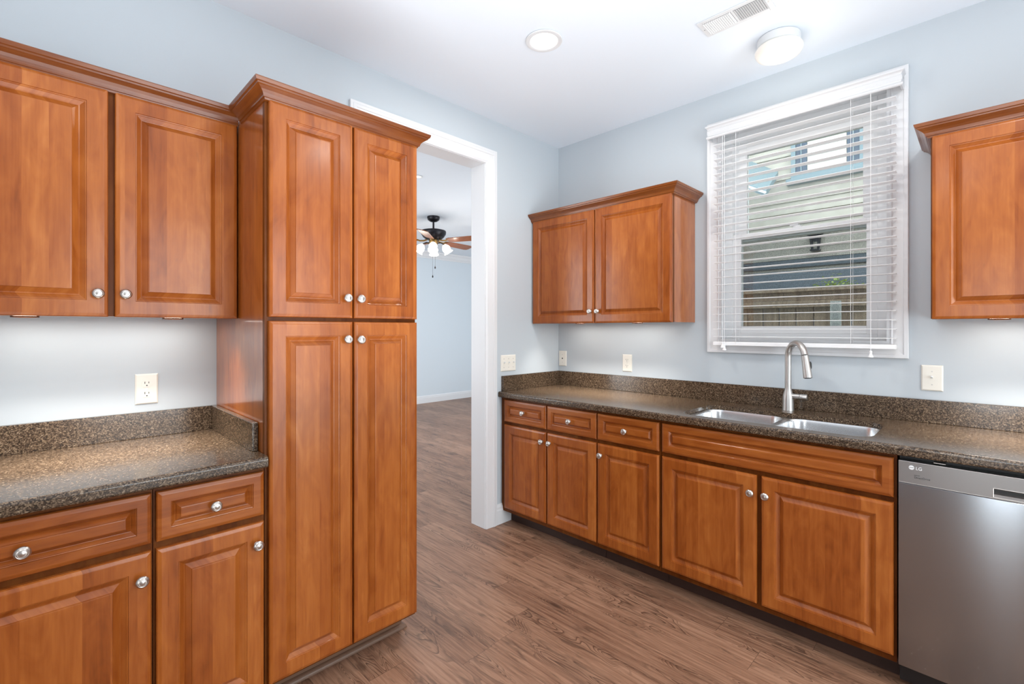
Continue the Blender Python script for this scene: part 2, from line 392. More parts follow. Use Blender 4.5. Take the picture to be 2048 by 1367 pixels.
# casing profile swept round the opening: (offset outward from the opening, thickness)
cprof = [(0.000, 0.010), (0.006, 0.013), (0.012, 0.0155), (0.018, 0.013), (0.022, 0.014), (0.060, 0.017), (0.064, 0.0205), (0.078, 0.0205), (0.084, 0.0175), (0.096, 0.0175)]
def casing3(side, x):   # three sided casing on the wall plane, side=+1 kitchen face
    a, b, t = OY1+0.004, OY0-0.004, OZ+0.004
    loops = [[], [], [], []]
    pr = [(0.0, 0.0)]+cprof+[(0.096, 0.0)]
    for o_, th in pr:
        X = x+side*th
        loops[0].append((X, a+o_, 0.001)); loops[1].append((X, a+o_, t+o_)); loops[2].append((X, b-o_, t+o_)); loops[3].append((X, b-o_, 0.001))
    return MB().rings(loops)
casing3(1, 0.001).build('casing', M_TRIM, d1); casing3(-1, -0.131).build('casing', M_TRIM, d1)

# baseboards
bprof = [(0, 0), (0.015, 0), (0.015, 0.095), (0.012, 0.105), (0.012, 0.118), (0.006, 0.13), (0.004, 0.137), (0, 0.137)]
def baseboard(name, path, side=1):
    return tag(MB().sweep(path, bprof, side).build(name, M_TRIM), kind='structure')
baseboard('baseboard_left', [(0.001, -0.535), (0.001, -0.682)], -1)
baseboard('baseboard_far', [(-4.849, -3.17), (-4.849, 3.599)], 1)
baseboard('baseboard_far_back', [(-4.83, 3.599), (-0.14, 3.599)], 1)
crprof = [(0, CEIL-0.125), (0.012, CEIL-0.125), (0.016, CEIL-0.105), (0.035, CEIL-0.085), (0.06, CEIL-0.045), (0.085, CEIL-0.022), (0.09, CEIL-0.001), (0, CEIL-0.001)]
tag(MB().sweep([(-4.849, -3.17), (-4.849, 3.599), (-0.14, 3.599)], crprof, 1).build('trim_1', M_TRIM), kind='structure')

# ------------------------------------------------------------------ window
win = empty('window_1', (0, 0, 0), kind='structure')
wp = [(0.0, 0.0), (0.0, 0.011), (0.006, 0.015), (0.012, 0.012), (0.05, 0.016), (0.054, 0.020), (0.068, 0.020), (0.070, 0.016), (0.070, 0.0)]
loops = []
for sx, sz in ((0,0),(1,0),(1,1),(0,1)):
    l = []
    for o_, th in wp:
        X = (WX0-o_) if sx == 0 else (WX1+o_); Z = (WZ0-o_) if sz == 0 else (WZ1+o_)
        l.append((X, -0.001-th, Z))
    loops.append(l)
MB().rings(loops+[loops[0]], False, False).build('casing', M_TRIM, win)
def frame_ring(x0, x1, z0, z1, y0, y1, t, tb=None, tt=None):
    tb = tb or t; tt = tt or t
    m = MB(); m.box(x0, x0+t, y0, y1, z0, z1); m.box(x1-t, x1, y0, y1, z0, z1); m.box(x0+t, x1-t, y0, y1, z0, z0+tb); m.box(x0+t, x1-t, y0, y1, z1-tt, z1)
    return m
frame_ring(WX0, WX1, WZ0, WZ1, -0.012, 0.05, 0.012).build('jamb_liner', M_TRIM, win)
frame_ring(WX0, WX1, WZ0, WZ1, 0.05, 0.155, 0.055, 0.045, 0.06).build('window_frame', M_VINYL, win, bevel=0.002)
up = frame_ring(1.307, 2.005, 1.872, 2.464, 0.10, 0.135, 0.066, 0.036, 0.07).build('upper_sash', M_VINYL, win, bevel=0.002)
B(1.372, 1.940, 0.114, 0.120, 1.907, 2.395).build('glass', M_GLASS, up)
lo = frame_ring(1.307, 2.005, 1.321, 1.912, 0.058, 0.095, 0.046, 0.042, 0.032).build('lower_sash', M_VINYL, win, bevel=0.002)
B(1.352, 1.960, 0.074, 0.080, 1.362, 1.881).build('glass', M_GLASS, lo)
lk = MB(); lk.lathe([(0.022, 0), (0.022, 0.008), (0.015, 0.014)], 20, (1.645, 0.078, 1.912)); lk.box(1.61, 1.65, 0.068, 0.082, 1.922, 1.93)
lk.build('sash_lock', M_VINYL, lo)
sc_ = frame_ring(1.312, 1.995, 1.325, 1.90, 0.140, 0.150, 0.024).build('screen_frame', M_VINYL, win)
B(1.336, 1.971, 0.144, 0.146, 1.349, 1.876).build('screen_mesh', M_SCREEN, sc_)

# ------------------------------------------------------------------ blind
bl = empty('window_blind', (1.66, -0.045, 1.25), label='white horizontal slat blind with valance, slats open, over the kitchen window', cat='blind')
def lc(x, y, z): return (x-1.66, y+0.045, z-1.25)
BX0, BX1 = 1.238, 2.088
vprof = [(0.0, 0.0), (0.008, 0.0), (0.012, 0.004), (0.012, 0.012), (0.005, 0.019), (0.005, 0.024), (0.008, 0.028), (0.008, 0.048), (0.004, 0.053), (0.009, 0.062), (0.017, 0.068), (0.017, 0.076), (0.0, 0.078)]
v = MB(); pth = [(BX0-0.022-1.66, 0.043), (BX0-0.022-1.66, -0.028), (BX1+0.016-1.66, -0.028), (BX1+0.016-1.66, 0.043)]
v.sweep(pth, [(o_, z+2.478-1.25) for o_, z in vprof], 1)
v.build('valance', simple('white_valance', lin(216, 217, 219), 0.4), bl)
B(BX0-1.66, BX1-1.66, -0.022, 0.022, 1.256, 1.300).build('head_rail', M_BLIND, bl)
B(BX0-1.66, BX1-1.66, -0.025, 0.025, 0.0, 0.022).build('bottom_rail', M_BLIND, bl, bevel=0.003)
pitch = 0.0437; nsl = 27
def slat_mesh():
    m = MB(); n = 8; top = []; bot = []
    for i in range(n+1):
        y = -0.025+0.05*i/n; c = 0.0012*(1-(2*i/n-1)**2)
        top.append((y, c+0.0010)); bot.append((y, c-0.0010))
    pr = top+bot[::-1]
    return m.rings([[(BX0-1.66, y, z) for y, z in pr], [(BX1-1.66, y, z) for y, z in pr]])
s0 = slat_mesh().build('slat', M_BLIND, bl, smooth=True); s0.location = (0, 0, 0.052); s0.rotation_euler = (math.radians(-0.5), 0, 0)
for i in range(1, nsl):
    c = s0.copy(); COL.objects.link(c); c.location = (0, 0, 0.052+pitch*i)
for cx in (1.37, 1.915):
    m = MB(); m.tube([(cx-1.66, -0.028, 0.01), (cx-1.66, -0.028, 1.25)], 0.0009, 6); m.tube([(cx-1.66, 0.028, 0.01), (cx-1.66, 0.028, 1.25)], 0.0009, 6)
    m.build('ladder_cord', M_BLIND, bl)
def tassel(x, z, top):
    m = MB().lathe([(0.003, 0.03), (0.0055, 0.028), (0.006, 0.022), (0.005, 0.018), (0.007, 0.010), (0.0115, 0.001), (0.011, -0.002), (0.004, -0.004)][::-1], 16, (x-1.66, -0.033, z-1.25))
    t = m.build('tassel', M_BLIND, bl, smooth=True)
    MB().tube([(x-1.66, -0.033, z-1.25+0.03), (x-1.66, -0.033, top-1.25)], 0.0013, 6).build('pull_cord', M_BLIND, bl)
tassel(1.995, 1.212, 2.48); tassel(1.308, 1.225, 2.48); tassel(1.297, 1.240, 2.48)

# ------------------------------------------------------------------ cabinets (built facing -y, local x = width, back at y=0)
GR = [(0.000, 0.0), (0.0010, 0.0034), (0.0045, 0.0040), (0.0055, 0.0058), (0.0165, 0.0142), (0.0190, 0.0148), (0.0215, 0.0130), (0.0345, 0.0036), (0.0355, 0.0012), (0.039, 0.0009)]
def front(w, h, t=0.02, fr=0.053, gs=1.0):
    """raised panel door or drawer front, back at y=0, face at y=-t"""
    R = [(0.0, 0.0), (0.0, -t+0.007), (0.0025, -t+0.003), (0.010, -t+0.0004), (0.0125, -t)]
    R += [(fr+a*gs, -t+b) for a, b in GR]
    loops = [[(i, y, i), (w-i, y, i), (w-i, y, h-i), (i, y, h-i)] for i, y in R]
    return MB().rings(loops)
KN = [(0.0085, 0), (0.0085, 0.002), (0.0055, 0.004), (0.005, 0.012), (0.008, 0.016), (0.0150, 0.0185), (0.0168, 0.021), (0.0160, 0.0235), (0.0125, 0.0262), (0.0115, 0.0258), (0.0095, 0.0272), (0.0075, 0.0270), (0.0050, 0.0282), (0.0, 0.0286)]
def knob(parent, x, z, y=-0.02):
    m = MB().lathe([(r, -h) for r, h in KN], 24, (x, y, z), 'y', True, False)
    return m.build('knob', M_NICKEL, parent, smooth=True)
def leaf(root, name, x0, x1, z0, z1, depth, kn=None, drawer=False):
    w_, h_ = x1-x0, z1-z0
    o = front(w_, h_, fr=0.034 if drawer else 0.053, gs=0.72 if drawer else 1.0).build(name, M_WOODH if drawer else M_WOOD, root)
    o.location = (x0, -depth, z0)
    if kn: knob(o, kn[0]-x0, kn[1]-z0)
    return o
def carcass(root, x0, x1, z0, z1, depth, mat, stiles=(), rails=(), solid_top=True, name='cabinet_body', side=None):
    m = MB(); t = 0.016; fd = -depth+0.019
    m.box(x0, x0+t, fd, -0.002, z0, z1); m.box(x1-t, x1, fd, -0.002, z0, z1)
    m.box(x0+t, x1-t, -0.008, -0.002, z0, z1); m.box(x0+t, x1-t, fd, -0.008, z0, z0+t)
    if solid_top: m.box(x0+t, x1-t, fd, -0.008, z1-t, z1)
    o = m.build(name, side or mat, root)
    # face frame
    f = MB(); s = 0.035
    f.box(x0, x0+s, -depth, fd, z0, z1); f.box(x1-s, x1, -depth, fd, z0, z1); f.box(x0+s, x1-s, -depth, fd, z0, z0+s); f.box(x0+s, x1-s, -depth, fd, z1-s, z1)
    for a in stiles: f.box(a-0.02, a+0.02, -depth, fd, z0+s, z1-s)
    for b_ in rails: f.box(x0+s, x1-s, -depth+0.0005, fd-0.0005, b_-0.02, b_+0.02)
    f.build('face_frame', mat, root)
    return o
DB, DT, RB, RT = 0.118, 0.692, 0.713, 0.862
BD = 0.625   # base box depth; door faces at 0.645
CT = 0.876   # cabinet top

def root_at(name, wall, pos, **kw):
    """wall 'B': on the y=0 wall, pos = x of the local origin; wall 'A': on the x=0 wall, pos = y"""
    if wall == 'B': return empty(name, (pos, 0, 0), 0, **kw)
    return empty(name, (0, pos, 0), PI/2, **kw)

# --- base cabinets under the window
r = root_at('base_cabinet', 'B', 0.003, label='wooden base cabinet in the corner beside the doorway with two small drawers over two doors', cat='cabinet')
o_ = 0.003
carcass(r, 0.0, 0.803, 0.090, CT, BD, M_BODY, (0.421,), (0.702,))
leaf(r, 'drawer', 0.043-o_, 0.419-o_, RB, RT, BD, (0.228-o_, 0.792), True)
leaf(r, 'drawer', 0.431-o_, 0.801-o_, RB, RT, BD, (0.612-o_, 0.790), True)
leaf(r, 'door', 0.043-o_, 0.419-o_, DB, DT, BD, (0.392-o_, 0.632))
leaf(r, 'door', 0.431-o_, 0.801-o_, DB, DT, BD, (0.456-o_, 0.632))
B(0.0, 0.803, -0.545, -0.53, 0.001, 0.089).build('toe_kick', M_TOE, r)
r = root_at('base_cabinet', 'B', 0.808, label='narrow wooden base cabinet with one drawer over one door, left of the sink cabinet', cat='cabinet')
carcass(r, 0.0, 0.388, 0.090, CT, BD, M_BODY, (), (0.702,))
leaf(r, 'drawer', 0.002, 0.382, RB, RT, BD, (0.186, 0.788), True)
leaf(r, 'door', 0.002, 0.382, DB, DT, BD, (0.028, 0.628))
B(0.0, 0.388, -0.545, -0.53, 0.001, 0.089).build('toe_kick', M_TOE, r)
r = root_at('sink_cabinet', 'B', 1.198, label='wide wooden sink cabinet with a long false drawer front over two doors', cat='cabinet')
carcass(r, 0.0, 0.950, 0.090, CT, BD, M_BODY, (0.470,), (0.702,), solid_top=False)
leaf(r, 'false_front', 0.008, 0.942, RB, RT, BD, None, True)
leaf(r, 'door', 0.008, 0.462, DB, DT, BD, (0.440, 0.612))
leaf(r, 'door', 0.482, 0.942, DB, DT, BD, (0.502, 0.612))
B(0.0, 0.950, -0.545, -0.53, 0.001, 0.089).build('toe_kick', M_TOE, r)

# --- left run: base cabinets
r = root_at('base_cabinet', 'A', -2.666, label='narrow wooden base cabinet with one drawer over one door, touching the tall pantry', cat='cabinet')
carcass(r, 0.0, 0.306, 0.090, CT, BD, M_BODY, (), (0.702,))
leaf(r, 'drawer', 0.006, 0.302, RB, RT, BD, (0.156, 0.786), True)
leaf(r, 'door', 0.006, 0.302, DB, DT, BD, (0.278, 0.622))
B(0.0, 0.306, -0.545, -0.53, 0.001, 0.089).build('toe_kick', M_TOE, r)
r = root_at('base_cabinet', 'A', -3.208, label='wide wooden base cabinet with one long drawer over one door, at the lower left edge', cat='cabinet')
carcass(r, 0.0, 0.540, 0.090, CT, BD, M_BODY, (), (0.702,))
leaf(r, 'drawer', 0.006, 0.536, RB, RT, BD, (0.272, 0.782), True)
leaf(r, 'door', 0.006, 0.536, DB, DT, BD, (0.512, 0.618))
B(0.0, 0.540, -0.545, -0.53, 0.001, 0.089).build('toe_kick', M_TOE, r)

# --- crown profile
CB = 2.132
cwn = [(-0.012, 0.0), (0.004, 0.0), (0.006, 0.006), (0.010, 0.007), (0.011, 0.012), (0.014, 0.019), (0.021, 0.027), (0.031, 0.034), (0.036, 0.036), (0.037, 0.041), (0.042, 0.043), (0.045, 0.053), (0.045, 0.056), (-0.012, 0.056)]
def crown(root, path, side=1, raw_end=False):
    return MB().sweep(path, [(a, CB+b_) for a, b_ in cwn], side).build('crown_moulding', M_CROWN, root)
UD = 0.302; UB, UT, DUB, DUT = 1.388, 2.150, 1.386, 2.137
# --- upper cabinet by the corner
r = root_at('wall_cabinet', 'B', 0.003, label='wooden wall cabinet with two doors and crown moulding, between the corner and the window', cat='cabinet')
carcass(r, 0.0, 1.097, UB, UT, UD, M_BODY, (0.560,), side=M_SIDE)
leaf(r, 'door', 0.010, 0.558, DUB, DUT, UD, (0.532, 1.464))
leaf(r, 'door', 0.564, 1.098, DUB, DUT, UD, (0.590, 1.463))
crown(r, [(0.0, -UD-0.012), (1.106, -UD-0.012), (1.106, -0.003)], 1)
def pucks(root, xs, y, z, p, bar, lamps=True):
    for x in xs:
        k = MB().lathe([(0.029, -0.0002), (0.034, -0.0002), (0.034, -0.0045), (0.029, -0.0045), (0.029, -0.0002)], 24, (x, y, z), cap0=False, cap1=False).build('puck_light', M_BODY, root)
        MB().lathe([(0.028, -0.0003), (0.028, -0.0009)], 24, (x, y, z)).build('lens', M_SPOT, k)
    area('under_cabinet_lamp', ((bar[0]+bar[1])/2, y+0.03, z-0.008), (0, 0, 0), bar[1]-bar[0], 0.05, 0.8, (1, 0.95, 0.88), root)
    area('under_cabinet_lamp', ((bar[0]+bar[1])/2, y-0.13, z-0.008), (0, 0, 0), bar[1]-bar[0], 0.05, p*0.95, (1, 0.94, 0.86), root, spread=math.radians(95))
pucks(r, (0.32, 0.78), -0.15, UB, 5.2, (0.15, 0.95))
# --- upper cabinet at the right edge
r = root_at('wall_cabinet', 'B', 2.225, label='wooden wall cabinet with crown moulding right of the window, cut off by the right edge', cat='cabinet')
carcass(r, 0.0, 0.762, UB, UT, UD, M_BODY, (0.381,), side=M_SIDE)
leaf(r, 'door', 0.004, 0.378, DUB, DUT, UD, (0.352, 1.464))
leaf(r, 'door', 0.384, 0.758, DUB, DUT, UD, (0.410, 1.464))
crown(r, [(-0.006, -0.003), (-0.006, -UD-0.012), (0.768, -UD-0.012), (0.768, -0.003)], 1)
pucks(r, (0.2, 0.56), -0.15, UB, 4.6, (0.1, 0.66))
# --- upper cabinet on the left wall
r = root_at('wall_cabinet', 'A', -3.118, label='wooden wall cabinet with two doors hung on the left wall above the granite worktop', cat='cabinet')
carcass(r, 0.0, 0.757, UB, UT, UD+0.005, M_BODY, (0.383,), side=M_SIDE)
leaf(r, 'door', 0.005, 0.3745, DUB, DUT, UD+0.005, (0.348, 1.461))
leaf(r, 'door', 0.392, 0.757, DUB, DUT, UD+0.005, (0.418, 1.462))
crown(r, [(-0.005, -0.003), (-0.005, -UD-0.017), (0.7595, -UD-0.017)], 1)
pucks(r, (0.18, 0.58), -0.15, UB, 5.6, (0.08, 0.68))
# --- pantry
r = root_at('pantry_cabinet', 'A', -2.356, label='tall wooden pantry cabinet with four raised panel doors and crown moulding', cat='pantry cabinet')
PW = 0.610; PD = 0.62
carcass(r, 0.0, PW, 0.105, UT, PD, M_BODY, (0.316,), (1.380,), side=M_SIDE)
leaf(r, 'door', 0.010, 0.3145, 1.388, DUT, PD, (0.286, 1.464))
leaf(r, 'door', 0.3205, 0.610, 1.388, DUT, PD, (0.340, 1.463))
leaf(r, 'door', 0.010, 0.3145, DB, 1.374, PD, (0.286, 1.306))
leaf(r, 'door', 0.3205, 0.610, DB, 1.374, PD, (0.340, 1.304))
crown(r, [(0.0, -UD-0.060), (0.0, -PD-0.012), (PW, -PD-0.012), (PW, -0.026)], 1)
m = MB(); m.box(0.0, PW-0.002, -0.515, -0.50, 0.001, 0.104); m.box(0.0, 0.014, -0.50, -0.01, 0.001, 0.104); m.box(PW-0.014, PW-0.002, -0.50, -0.01, 0.001, 0.104); m.build('toe_kick', M_SHOE, r)
q = [(0.0, 0.001)]+[(0.018*math.cos(a), 0.001+0.018*math.sin(a)) for a in [i*PI/10 for i in range(6)]]
MB().sweep([(0.0, -0.515), (PW-0.002, -0.515), (PW-0.002, -0.03)], q, 1).build('shoe_moulding', M_SHOE, r)

# ------------------------------------------------------------------ worktops
def rrect(x0, x1, y0, y1, r, n=8):
    pts = []
    for cx, cy, a0 in ((x1-r, y1-r, 0), (x0+r, y1-r, PI/2), (x0+r, y0+r, PI), (x1-r, y0+r, 1.5*PI)):
        for i in range(n+1):
            a = a0+i*PI/2/n; pts.append((cx+r*math.cos(a), cy+r*math.sin(a)))
    return pts
def slab(x0, x1, yf, yb, z0, z1, hole=None, rf=0.012):
    """worktop slab with a rounded front edge (front at yf < yb)"""
    bm = bmesh.new(); zt, zb = z1, z0
    def plate(z, yfront, flip):
        outer = [bm.verts.new(p) for p in ((x0, yfront, z), (x1, yfront, z), (x1, yb, z), (x0, yb, z))]
        ed = [bm.edges.new((outer[i], outer[(i+1) % 4])) for i in range(4)]
        hv = []
        if hole:
            hv = [bm.verts.new((x, y, z)) for x, y in hole]
            ed += [bm.edges.new((hv[i], hv[(i+1) % len(hv)])) for i in range(len(hv))]
        bmesh.ops.triangle_fill(bm, use_beauty=True, edges=ed)
        return outer, hv
    zp = zt-0.022; ot, ht = plate(zt, yf+rf, False); ob, hb = plate(zp, yf+0.035, True)
    for h in range(len(ht)):
        k = (h+1) % len(ht); bm.faces.new((ht[h], ht[k], hb[k], hb[h]))
    prof = []
    for i in range(1, 6):
        a = PI/2*i/6; prof.append((yf+rf-rf*math.sin(a), zt-rf+rf*math.cos(a)))
    prof.append((yf, zt-rf)); prof.append((yf, zb+rf*0.6))
    for i in range(1, 4):
        a = PI/2*i/4; prof.append((yf+rf*0.6-rf*0.6*math.cos(a), zb+rf*0.6-rf*0.6*math.sin(a)))
    pa, pb = ot[0], ot[1]; la, lb = [pa], [pb]
    prof += [(yf+rf*0.6, zb), (yf+0.035, zb)]
    for y, z in prof:
        na, nb = bm.verts.new((x0, y, z)), bm.verts.new((x1, y, z))
        bm.faces.new((pa, pb, nb, na)); pa, pb = na, nb; la.append(na); lb.append(nb)
    bm.faces.new((pa, pb, ob[1], ob[0]))
    bm.faces.new([ot[3]]+[ob[3], ob[0]]+la[::-1]); bm.faces.new([ot[2]]+[ob[2], ob[1]]+lb[::-1])
    bm.faces.new((ot[2], ot[3], ob[3], ob[2]))
    bmesh.ops.remove_doubles(bm, verts=bm.verts, dist=1e-6)
    bmesh.ops.recalc_face_normals(bm, faces=bm.faces)
    return bm
def bm_obj(bm, name, mat, parent=None):
    me = bpy.data.meshes.new(name); bm.to_mesh(me); bm.free(); me.materials.append(mat)
    o = bpy.data.objects.new(name, me); COL.objects.link(o); o.parent = parent
    return o
SX0, SX1, SY0, SY1 = 1.272, 2.066, -0.588, -0.190
ZT, ZB = 0.915, 0.8775
r = empty('worktop', (0, 0, 0), label='brown speckled granite worktop with the sink cut into it, under the window', cat='worktop')
bm_obj(slab(0.002, 2.775, -0.660, -0.002, ZB, ZT, rrect(SX0, SX1, SY0, SY1, 0.075)), 'counter_slab', M_GRAN, r)
B(0.022, 2.775, -0.022, -0.002, ZT, 1.021).build('backsplash', M_GRAN, r, bevel=0.002)
B(0.002, 0.022, -0.630, -0.002, ZT, 1.021).build('backsplash', M_GRAN, r, bevel=0.002)
r = empty('worktop', (0, 0, 0), PI/2, label='brown granite worktop on the left wall, ending against the tall pantry', cat='worktop')
bm_obj(slab(-3.25, -2.3585, -0.665, -0.002, ZB, ZT), 'counter_slab', M_GRAN, r)
B(-3.25, -2.3785, -0.022, -0.002, ZT, 1.016).build('backsplash', M_GRAN, r, bevel=0.002)
B(-2.3785, -2.3585, -0.560, -0.002, ZT, 1.016).build('backsplash', M_GRAN, r, bevel=0.002)

# ------------------------------------------------------------------ sink
r = empty('kitchen_sink', (1.669, -0.382, 0.876), label='undermounted stainless steel double bowl sink in the granite worktop', cat='sink')
ox, oy, oz = 1.669, -0.382, 0.876
def rel(pts, z): return [(x-ox, y-oy, z-oz) for x, y in pts]
bm = bmesh.new()
outer = [bm.verts.new(p) for p in rel(rrect(SX0-0.012, SX1+0.012, SY0-0.010, SY1+0.012, 0.08), 0.892)]
ed = [bm.edges.new((outer[i], outer[(i+1) % len(outer)])) for i in range(len(outer))]
bowls = ((1.280, 1.662), (1.686, 2.058))
tops = []
for a, b_ in bowls:
    hv = [bm.verts.new(p) for p in rel(rrect(a, b_, SY0+0.006, SY1-0.006, 0.07), 0.892)]
    ed += [bm.edges.new((hv[i], hv[(i+1) % len(hv)])) for i in range(len(hv))]; tops.append(hv)
bmesh.ops.triangle_fill(bm, use_beauty=True, edges=ed)
for (a, b_), hv in zip(bowls, tops):
    prev = hv
    for ins, z in ((0.002, 0.8865), (0.005, 0.876), (0.009, 0.79), (0.012, 0.735), (0.018, 0.712), (0.035, 0.700), (0.06, 0.697)):
        cur = [bm.verts.new(p) for p in rel(rrect(a+ins, b_-ins, SY0+0.006+ins, SY1-0.006-ins, max(0.07-ins*0.6, 0.03)), z)]
        for i in range(len(cur)):
            j = (i+1) % len(cur); bm.faces.new((prev[i], prev[j], cur[j], cur[i]))
        prev = cur
    bm.faces.new(prev)
bmesh.ops.recalc_face_normals(bm, faces=bm.faces)
sk = bm_obj(bm, 'double_bowl', M_SINK, r)
for p in sk.data.polygons: p.use_smooth = True
sk.data.set_sharp_from_angle(angle=math.radians(50))
for a, b_ in bowls:
    MB().lathe([(0.044, 0.0), (0.044, 0.003), (0.036, 0.0035), (0.030, 0.0005)], 28, ((a+b_)/2-ox, 0.03, 0.6975-oz)).build('drain', M_NICKEL, r, smooth=True)

# ------------------------------------------------------------------ faucet
FX, FY = 1.646, -0.100
r = empty('kitchen_faucet', (FX, FY, 0.915), label='brushed nickel gooseneck pull down faucet standing behind the sink', cat='faucet')
MB().lathe([(0.0285, 0.0005), (0.0285, 0.004), (0.0275, 0.010), (0.0268, 0.060), (0.0250, 0.078), (0.0205, 0.095), (0.0172, 0.108), (0.0165, 0.116)], 32).build('faucet_body', M_FAUCET, r, smooth=True)
dx, dy = 0.70, -0.714; R_ = 0.073; zc = 0.285
pts = [(0, 0, 0.10), (0, 0, 0.17), (0, 0, 0.24), (0, 0, zc)]
for i in range(1, 15):
    a = PI*i/14*0.93; d = R_*(1-math.cos(a)); pts.append((d*dx, d*dy, zc+R_*math.sin(a)))
a = PI*0.93; tx = math.sin(a); tz = math.cos(a)
e = Vector(pts[-1]); td = Vector((dx*tx, dy*tx, tz)).normalized()
MB().tube(pts, 0.0155, 20).build('spout', M_FAUCET, r, smooth=True)
h0 = e+td*0.003
sh = MB().tube([h0, h0+td*0.012, h0+td*0.05, h0+td*0.10, h0+td*0.112], [0.0160, 0.0166, 0.0180, 0.0198, 0.0196], 20).build('spray_head', M_FAUCET, r, smooth=True)
MB().tube([h0+td*0.1122, h0+td*0.114], [0.0150, 0.0150], 20).build('nozzle', M_BLACK, sh)
bc = h0+td*0.045+Vector((0.0190, 0.004, 0))
MB().tube([bc-td*0.016, bc-td*0.008, bc+td*0.01, bc+td*0.02], [0.002, 0.005, 0.004, 0.0015], 10).build('spray_button', M_BLACK, sh, smooth=True)
MB().tube([(0.012, 0, 0.077), (0.052, 0, 0.077), (0.054, 0, 0.077)], 0.0140, 20).build('handle_mount', M_FAUCET, r, smooth=True)
MB().tube([(0.0545, 0, 0.077), (0.056, 0, 0.077), (0.086, 0, 0.077), (0.088, 0, 0.077)], [0.0135, 0.0150, 0.0150, 0.0140], 20).build('lever_handle', M_FAUCET, r, smooth=True)

# ------------------------------------------------------------------ dishwasher
r = empty('dishwasher', (2.152, 0, 0), label='stainless steel dishwasher under the worktop at the lower right edge', cat='dishwasher')
DWW = 0.598
B(0.002, DWW-0.002, -0.600, -0.03, 0.02, 0.870).build('tub', M_BLACK, r)
m = MB(); nx = 16; loops = []
for i in range(nx+1):
    t = i/nx; x = 0.003+(DWW-0.006)*t; bow = 0.006*(1-(2*t-1)**2)
    loops.append([(x, -0.602, 0.098), (x, -0.645-bow, 0.098), (x, -0.648-bow, 0.102), (x, -0.648-bow, 0.776), (x, -0.6455-bow, 0.7785), (x, -0.602, 0.7785)])
m.rings(loops).build('door_panel', M_STEEL, r, smooth=True)
# control panel with a pocket handle recess
HX0, HX1, HZ0, HZ1 = 0.250, DWW-0.05, 0.7835, 0.8135
bm = bmesh.new()
def cp(x, z, dy=0.0):
    t = x/DWW; return (x, -0.648-0.006*(1-(2*t-1)**2)+dy, z)
m = MB(); Zc0, Zc1 = 0.7795, 0.858
def strip(xa, xb, za, zb, n=8):
    for i in range(n):
        x0 = xa+(xb-xa)*i/n; x1 = xa+(xb-xa)*(i+1)/n; k = len(m.v)
        m.v += [cp(x0, za), cp(x1, za), cp(x1, zb), cp(x0, zb)]; m.f.append((k, k+1, k+2, k+3))
X0, X1 = 0.003, DWW-0.003
strip(X0, HX0, Zc0, Zc1); strip(HX1, X1, Zc0, Zc1, 3); strip(HX0, HX1, HZ1, Zc1, 10); strip(HX0, HX1, Zc0, HZ0, 10)
k = len(m.v); m.v += [cp(X0, Zc0), cp(X1, Zc0), (X1, -0.602, Zc0), (X0, -0.602, Zc0), cp(X0, Zc1), cp(X1, Zc1), (X1, -0.602, Zc1), (X0, -0.602, Zc1)]
m.f += [(k, k+1, k+2, k+3), (k+4, k+5, k+6, k+7), (k, k+3, k+7, k+4), (k+1, k+2, k+6, k+5)]
cpan = m.build('control_panel', M_STEEL2, r, recalc=False)
m = MB(); loops = []
for x in [HX0+(HX1-HX0)*i/10 for i in range(11)]:
    loops.append([cp(x, HZ1), cp(x, HZ1-0.004, 0.010), cp(x, HZ0+0.016, 0.020), cp(x, HZ0+0.012, 0.006), cp(x, HZ0+0.010, 0.0), cp(x, HZ0, 0.0)])
m.rings(loops, False, False, False); k = len(m.v)
for x in (HX0, HX1):
    k = len(m.v); m.v += [cp(x, HZ1), cp(x, HZ1-0.004, 0.010), cp(x, HZ0+0.016, 0.020), cp(x, HZ0+0.010, 0.0)]; m.f.append((k, k+1, k+2, k+3))
m.build('pocket_handle', M_STEEL2, cpan, recalc=False, smooth=True)
hb = MB(); pr_ = [(cp(HX0-0.001, HZ0)[0], HZ0), ]
hb.tube([cp(HX0, HZ0+0.001, -0.0006), cp(HX0, HZ1-0.001, -0.0006)], 0.0012, 6); hb.tube([cp(HX0+(HX1-HX0)*i/10, HZ1, -0.0006) for i in range(11)], 0.0012, 6); hb.tube([cp(HX0+(HX1-HX0)*i/10, HZ0, -0.0006) for i in range(11)], 0.0012, 6)
hb.build('handle_rim', M_NICKEL, cpan)
MB().tube([cp(X0+0.001+(X1-X0-0.002)*i/10, Zc1, 0.0008) for i in range(11)], 0.0011, 6).build('top_edge', M_NICKEL, cpan)
MB().tube([cp(X0+0.001+(X1-X0-0.002)*i/10, Zc0+0.0006, 0.0002) for i in range(11)], 0.0009, 6).build('seam_edge', M_NICKEL, cpan)
# printed logo: round badge with a dark line, two letters, and the small line of text below
lg = MB().lathe([(0.0078, 0.0), (0.0078, -0.0006)], 32, (0.040, -0.6500, 0.8385), 'y').build('logo_badge', M_WHITEPRINT, cpan)
B(0.0335, 0.0465, -0.6516, -0.6507, 0.8385, 0.8395).build('logo_line', M_GREYPRINT, lg)
text_mesh('logo_letters', 'LG', 0.0165, M_WHITEPRINT, cpan, (0.0515, -0.6514, 0.8325), (PI/2, 0, 0), sx=0.9)
text_mesh('panel_print', 'Inverter', 0.0050, M_GREYPRINT, cpan, (0.0475, -0.6516, 0.8110), (PI/2, 0, 0))
text_mesh('panel_print', 'DirectDrive', 0.0098, M_GREYPRINT, cpan, (0.0475, -0.6519, 0.8015), (PI/2, 0, 0), sx=0.92)
B(0.004, DWW-0.004, -0.560, -0.545, 0.002, 0.094).build('kick_plate', M_BLACK, r)
B(0.10, 0.132, -0.636, -0.60, 0.8635, 0.866).build('mounting_bracket', M_NICKEL, r)

